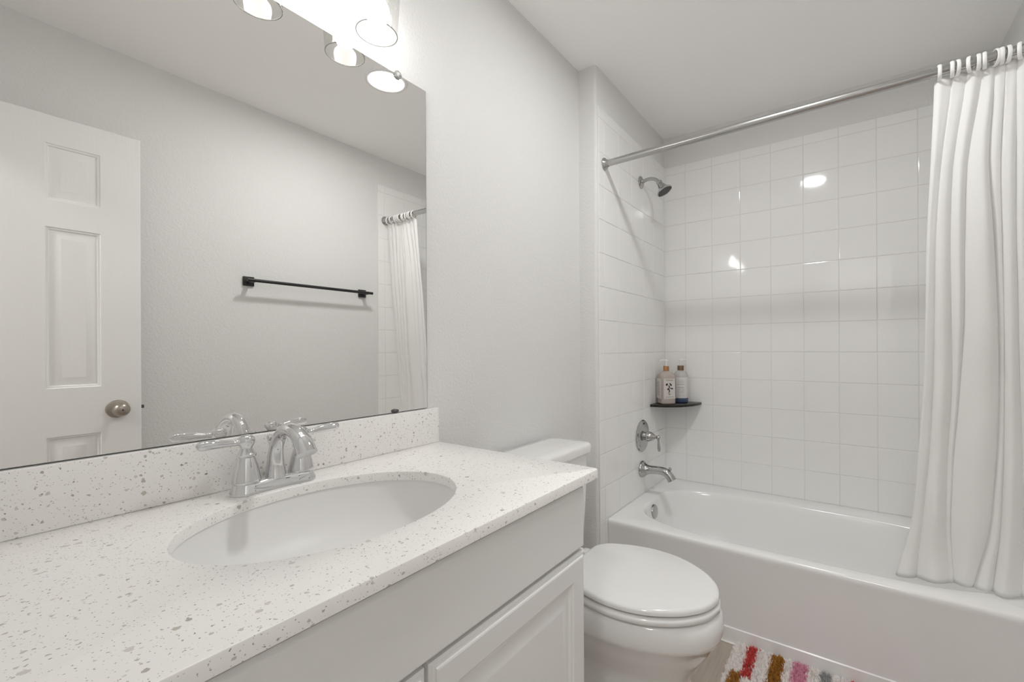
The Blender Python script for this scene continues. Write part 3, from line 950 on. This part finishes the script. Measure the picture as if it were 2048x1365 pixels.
bars = [quad(fr_, -0.022, 0.022, zb+0.134, zb+0.137, 0.0011), quad(fr_, -0.026, 0.026, zb+0.041, zb+0.043, 0.0011),
        quad(fr_, -0.030, 0.030, zb+0.142, zb+0.1425, 0.0011), quad(fr_, -0.030, 0.030, zb+0.033, zb+0.0335, 0.0011)]
g = join(*lab, *ink, *bars)
make('front_label', g, [LABL, INK, INKG], bl, smooth=0, mi=[0]*nlab+[1]*len(ink)+[2]*len(bars))
for side, sgn in ((rl-PI/2, 1), (rl+PI/2, -1)):
    sd_ = face_pts(BLX, BLY, side, 0.044, 0.0, 0, 0, 0)
    g1 = slab_on(sd_, -0.034, 0.034, zb+0.030, zb+0.146, 0.0008)
    txt = [quad(sd_, -0.026, random.uniform(0.005, 0.024), zb+v, zb+v+0.0022, 0.0011) for v in np.arange(0.050, 0.13, 0.008)]
    make('side_label', join(g1, *txt), [LABL, INKG], bl, smooth=0, mi=[0]*len(g1[1])+[1]*len(txt))
make('collar', lathe((BLX, BLY, ZSH+0.1872), (0, 0, 1), [(0.0165, 0), (0.0165, 0.026), (0.0155, 0.0275), (0.006, 0.028)], 28), COPPER, bl)
pump(bl, BLX, BLY, ZSH+0.2152, RL-1.9)

# right bottle: round, white text label, blue soap showing at the foot
BRX, BRY = 2.572, -0.206
RR = math.atan2(-CAM_D-BRY, 0-BRX)
brt = thing('soap_bottle', (BRX, BRY, ZSH), 'white labelled pump bottle with blue soap, right on the corner shelf', 'bottle', 'pump bottles on the corner shelf')
make('bottle_body', lathe((BRX, BRY, ZSH), (0, 0, 1), [(0.0425, 0.026), (0.0425, 0.150), (0.040, 0.162), (0.033, 0.175), (0.024, 0.183), (0.017, 0.186), (0.016, 0.187)], 48), BOTR, brt)
make('soap', lathe((BRX, BRY, ZSH), (0, 0, 1), [(0.038, 0.0004), (0.0415, 0.003), (0.0427, 0.010), (0.0427, 0.0258)], 48), LIQR, brt)
def cyl(cx, cy, r):
    return lambda u, v, e=0: Vector((cx+(r+e)*math.cos(RR+u/r), cy+(r+e)*math.sin(RR+u/r), v))
cf = cyl(BRX, BRY, 0.0425)
a_ = [k/40*2-1 for k in range(41)]
lv, lf = [], []
U = 0.0425*1.75
for u in a_:
    for v, e in ((zb+0.027, 0.0003), (zb+0.027, 0.0009), (zb+0.147, 0.0009), (zb+0.147, 0.0003)):
        lv.append(cf(u*U, v, e))
for k in range(40):
    for q in range(4):
        lf.append((k*4+q, k*4+(q+1) % 4, k*4+4+(q+1) % 4, k*4+4+q))
words = []
rw = random.Random(5)
for v, hgt, spans in ((0.128, 0.0016, [(-0.014, 0.014)]), (0.120, 0.002, [(-0.016, 0.016)]), (0.106, 0.0032, [(-0.018, 0.018)]), (0.086, 0.0032, [(-0.018, 0.016)]),
                      (0.074, 0.0014, [(-0.023, -0.004), (-0.001, 0.021)]), (0.066, 0.0022, [(-0.017, -0.002), (0.006, 0.019)]), (0.058, 0.0022, [(-0.017, -0.008), (-0.004, 0.001), (0.005, 0.014)]), (0.044, 0.001, [(-0.02, 0.02)])):
    for s0, s1 in spans:
        x = s0
        while x < s1:
            ww = rw.uniform(0.0012, 0.0024)
            words.append(quad(cf, -x-ww, -x, zb+v, zb+v+hgt*rw.uniform(0.7, 1.1), 0.0012))
            x += ww+0.0008
make('label', join((lv, lf), *words), [LABR, INKG], brt, smooth=40, mi=[0]*len(lf)+[1]*len(words))
make('collar', lathe((BRX, BRY, ZSH+0.1872), (0, 0, 1), [(0.0185, 0), (0.0185, 0.026), (0.0175, 0.0275), (0.006, 0.028)], 28), BRONZE, brt)
pump(brt, BRX, BRY, ZSH+0.2152, RR+1.9)

# ------------------------------------------------------------------ toilet
TXC = 1.312
toi = thing('toilet', (TXC, -0.40, 0), 'white elongated toilet with closed lid beside the tub', 'toilet')
yk_ = [-0.262, -0.268, -0.290, -0.330, -0.40, -0.48, -0.567, -0.642, -0.690, -0.712, -0.722]
hk_ = [0.090, 0.112, 0.140, 0.162, 0.185, 0.193, 0.176, 0.135, 0.087, 0.045, 0.0]
def egg(z, grow=0.0, dy=0.0, shrink=1.0, yb=None):
    """closed outline; grow in metres inwards (-)"""
    pts = catmull([(hk_[i], yk_[i]) for i in range(len(yk_))], 5)
    half = [(p[0], p[1]) for p in pts]
    right = [Vector((TXC+h, y, z)) for h, y in half]
    left = [Vector((TXC-h, y, z)) for h, y in half[::-1][1:]]
    ring = right+left
    c = Vector((TXC, -0.48, z))
    out = []
    n = len(ring)
    for i, p in enumerate(ring):
        d = (ring[(i+1) % n]-ring[i-1]); d.z = 0
        nr = Vector((d.y, -d.x, 0)).normalized()
        if nr.dot(p-c) < 0: nr = -nr
        q = p + nr*grow
        q.y += dy
        out.append(q)
    return out
make('lid', loft([egg(0.442, -0.020), egg(0.4422, -0.004), egg(0.4445, 0), egg(0.452, 0.0), egg(0.457, -0.0018), egg(0.460, -0.006), egg(0.4618, -0.014), [Vector((TXC+(p.x-TXC)*0.6, -0.48+(p.y+0.48)*0.6, 0.4635)) for p in egg(0.46)]]), SEATP, toi, smooth=50)
make('seat', loft([egg(0.4155, -0.020), egg(0.416, -0.001), egg(0.419, 0.003), egg(0.427, 0.0035), egg(0.432, 0.002), egg(0.4352, -0.002), egg(0.4365, -0.008), egg(0.4368, -0.02)]), SEATP, toi, smooth=50)
for hx in (TXC-0.07, TXC+0.07):
    make('hinge', box(hx-0.02, hx+0.02, -0.262, -0.228, 0.414, 0.448, 0.006), SEATP, toi)
def bowl_ring(hw, yf, yb, z, n=2.3):
    # egg-shaped ring: widest a third from the back, tapering to the front
    out = []
    cy = (yf+yb)/2; b = (yb-yf)/2
    for k in range(72):
        t = 2*PI*k/72
        c, s = math.cos(t), math.sin(t)
        y = cy+b*math.copysign(abs(s)**(2/n), s)
        x = hw*math.copysign(abs(c)**(2/n), c)
        if s < 0: x *= 1-0.10*(-s)**2
        out.append(Vector((TXC+x, y, z)))
    return out
bowl_levels = [(0.124, -0.652, -0.12, 0.0004, 3.4), (0.123, -0.651, -0.12, 0.014, 3.4), (0.116, -0.643, -0.12, 0.034, 3.4), (0.112, -0.638, -0.12, 0.09, 3.4), (0.110, -0.635, -0.12, 0.165, 3.2), (0.111, -0.636, -0.12, 0.190, 2.8),
               (0.127, -0.654, -0.12, 0.222, 2.5), (0.149, -0.680, -0.12, 0.262), (0.168, -0.702, -0.12, 0.298), (0.180, -0.716, -0.11, 0.329), (0.1865, -0.7255, -0.11, 0.335), (0.1905, -0.7305, -0.11, 0.350), (0.191, -0.731, -0.11, 0.375),
               (0.189, -0.726, -0.11, 0.398), (0.183, -0.718, -0.115, 0.408), (0.165, -0.69, -0.13, 0.4115)]
make('bowl', loft([bowl_ring(*l) for l in bowl_levels]), CERAM, toi, smooth=60)
tk = [(-0.172, 0.172, -0.185, -0.022, 0.035, 0.4130), (-0.180, 0.180, -0.192, -0.022, 0.035, 0.45), (-0.190, 0.190, -0.200, -0.022, 0.035, 0.65), (-0.193, 0.193, -0.203, -0.022, 0.035, 0.778)]
TKX = 1.298
make('tank', loft([rrect(TKX+a, TKX+b, c, d, r, z) for a, b, c, d, r, z in tk]), CERAM, toi)
make('tank_lid', loft([rrect(TKX-0.200, TKX+0.200, -0.210, -0.018, 0.035, 0.7785), rrect(TKX-0.205, TKX+0.205, -0.215, -0.014, 0.04, 0.782), rrect(TKX-0.206, TKX+0.206, -0.216, -0.013, 0.04, 0.804),
                       rrect(TKX-0.203, TKX+0.203, -0.213, -0.016, 0.038, 0.811), rrect(TKX-0.196, TKX+0.196, -0.206, -0.022, 0.034, 0.8145), rrect(TKX-0.16, TKX+0.16, -0.17, -0.05, 0.03, 0.8165)]), CERAM, toi, smooth=50)

# ------------------------------------------------------------------ bath rug
GX0, GX1, GY0, GY1 = 1.335, 1.834, -1.42, -0.660
rug = thing('bath_rug', ((GX0+GX1)/2, (GY0+GY1)/2, 0), 'white shaggy bath rug with red, mustard, pink and grey stripes', 'rug')
make('backing', box(GX0+0.008, GX1-0.008, GY0+0.008, GY1-0.008, 0.0004, 0.006, 0.002), RUGM[0], rug)
def rug_col(x, y):
    x += rng.normal(0, 0.0025); y += rng.normal(0, 0.0025)
    d = -y
    if 0.709 <= d <= 0.741 and x > 1.648: return 1
    if 0.678 <= d <= 0.712 and x < 1.662: return 2
    if 0.790 <= d <= 0.832: return 2
    if 0.860 <= d <= 0.906: return 3
    if 0.946 <= d <= 0.978 and x > 1.70: return 4
    if 0.965 <= d <= 1.000 and x < 1.69: return 1
    if 1.030 <= d <= 1.065: return 1
    if 1.105 <= d <= 1.145: return 2
    if 1.175 <= d <= 1.215 and x > 1.55: return 3
    if 1.250 <= d <= 1.285: return 4
    if 1.325 <= d <= 1.365: return 2
    return 0
vs, fs, mi = [], [], []
stp = 0.0046
xs_ = np.arange(GX0+0.003, GX1-0.002, stp)
ys_ = np.arange(GY0+0.003, GY1-0.002, stp)
for x in xs_:
    for y in ys_:
        bx, by = x+rng.uniform(-.002, .002), y+rng.uniform(-.002, .002)
        ci = rug_col(bx, by)
        for q in range(3):
            an = rng.uniform(0, 2*PI); ln = rng.uniform(0.003, 0.010)
            h = rng.uniform(0.017, 0.029)
            ex, ey = bx+ln*math.cos(an), by+ln*math.sin(an)
            ex, ey = min(ex, 1.8385), ey
            wv = 0.0026
            px, py = -math.sin(an)*wv, math.cos(an)*wv
            k = len(vs)
            vs += [(bx-px, by-py, 0.004), (bx+px, by+py, 0.004), ((bx+ex)/2+px*1.1, (by+ey)/2+py*1.1, h*0.75), ((bx+ex)/2-px*1.1, (by+ey)/2-py*1.1, h*0.75), (ex, ey, h)]
            fs += [(k, k+1, k+2, k+3), (k+3, k+2, k+4)]
            mi += [ci, ci]
pile = make('pile', (vs, fs), RUGM, rug, smooth=0, mi=mi)
pile['kind'] = 'stuff'
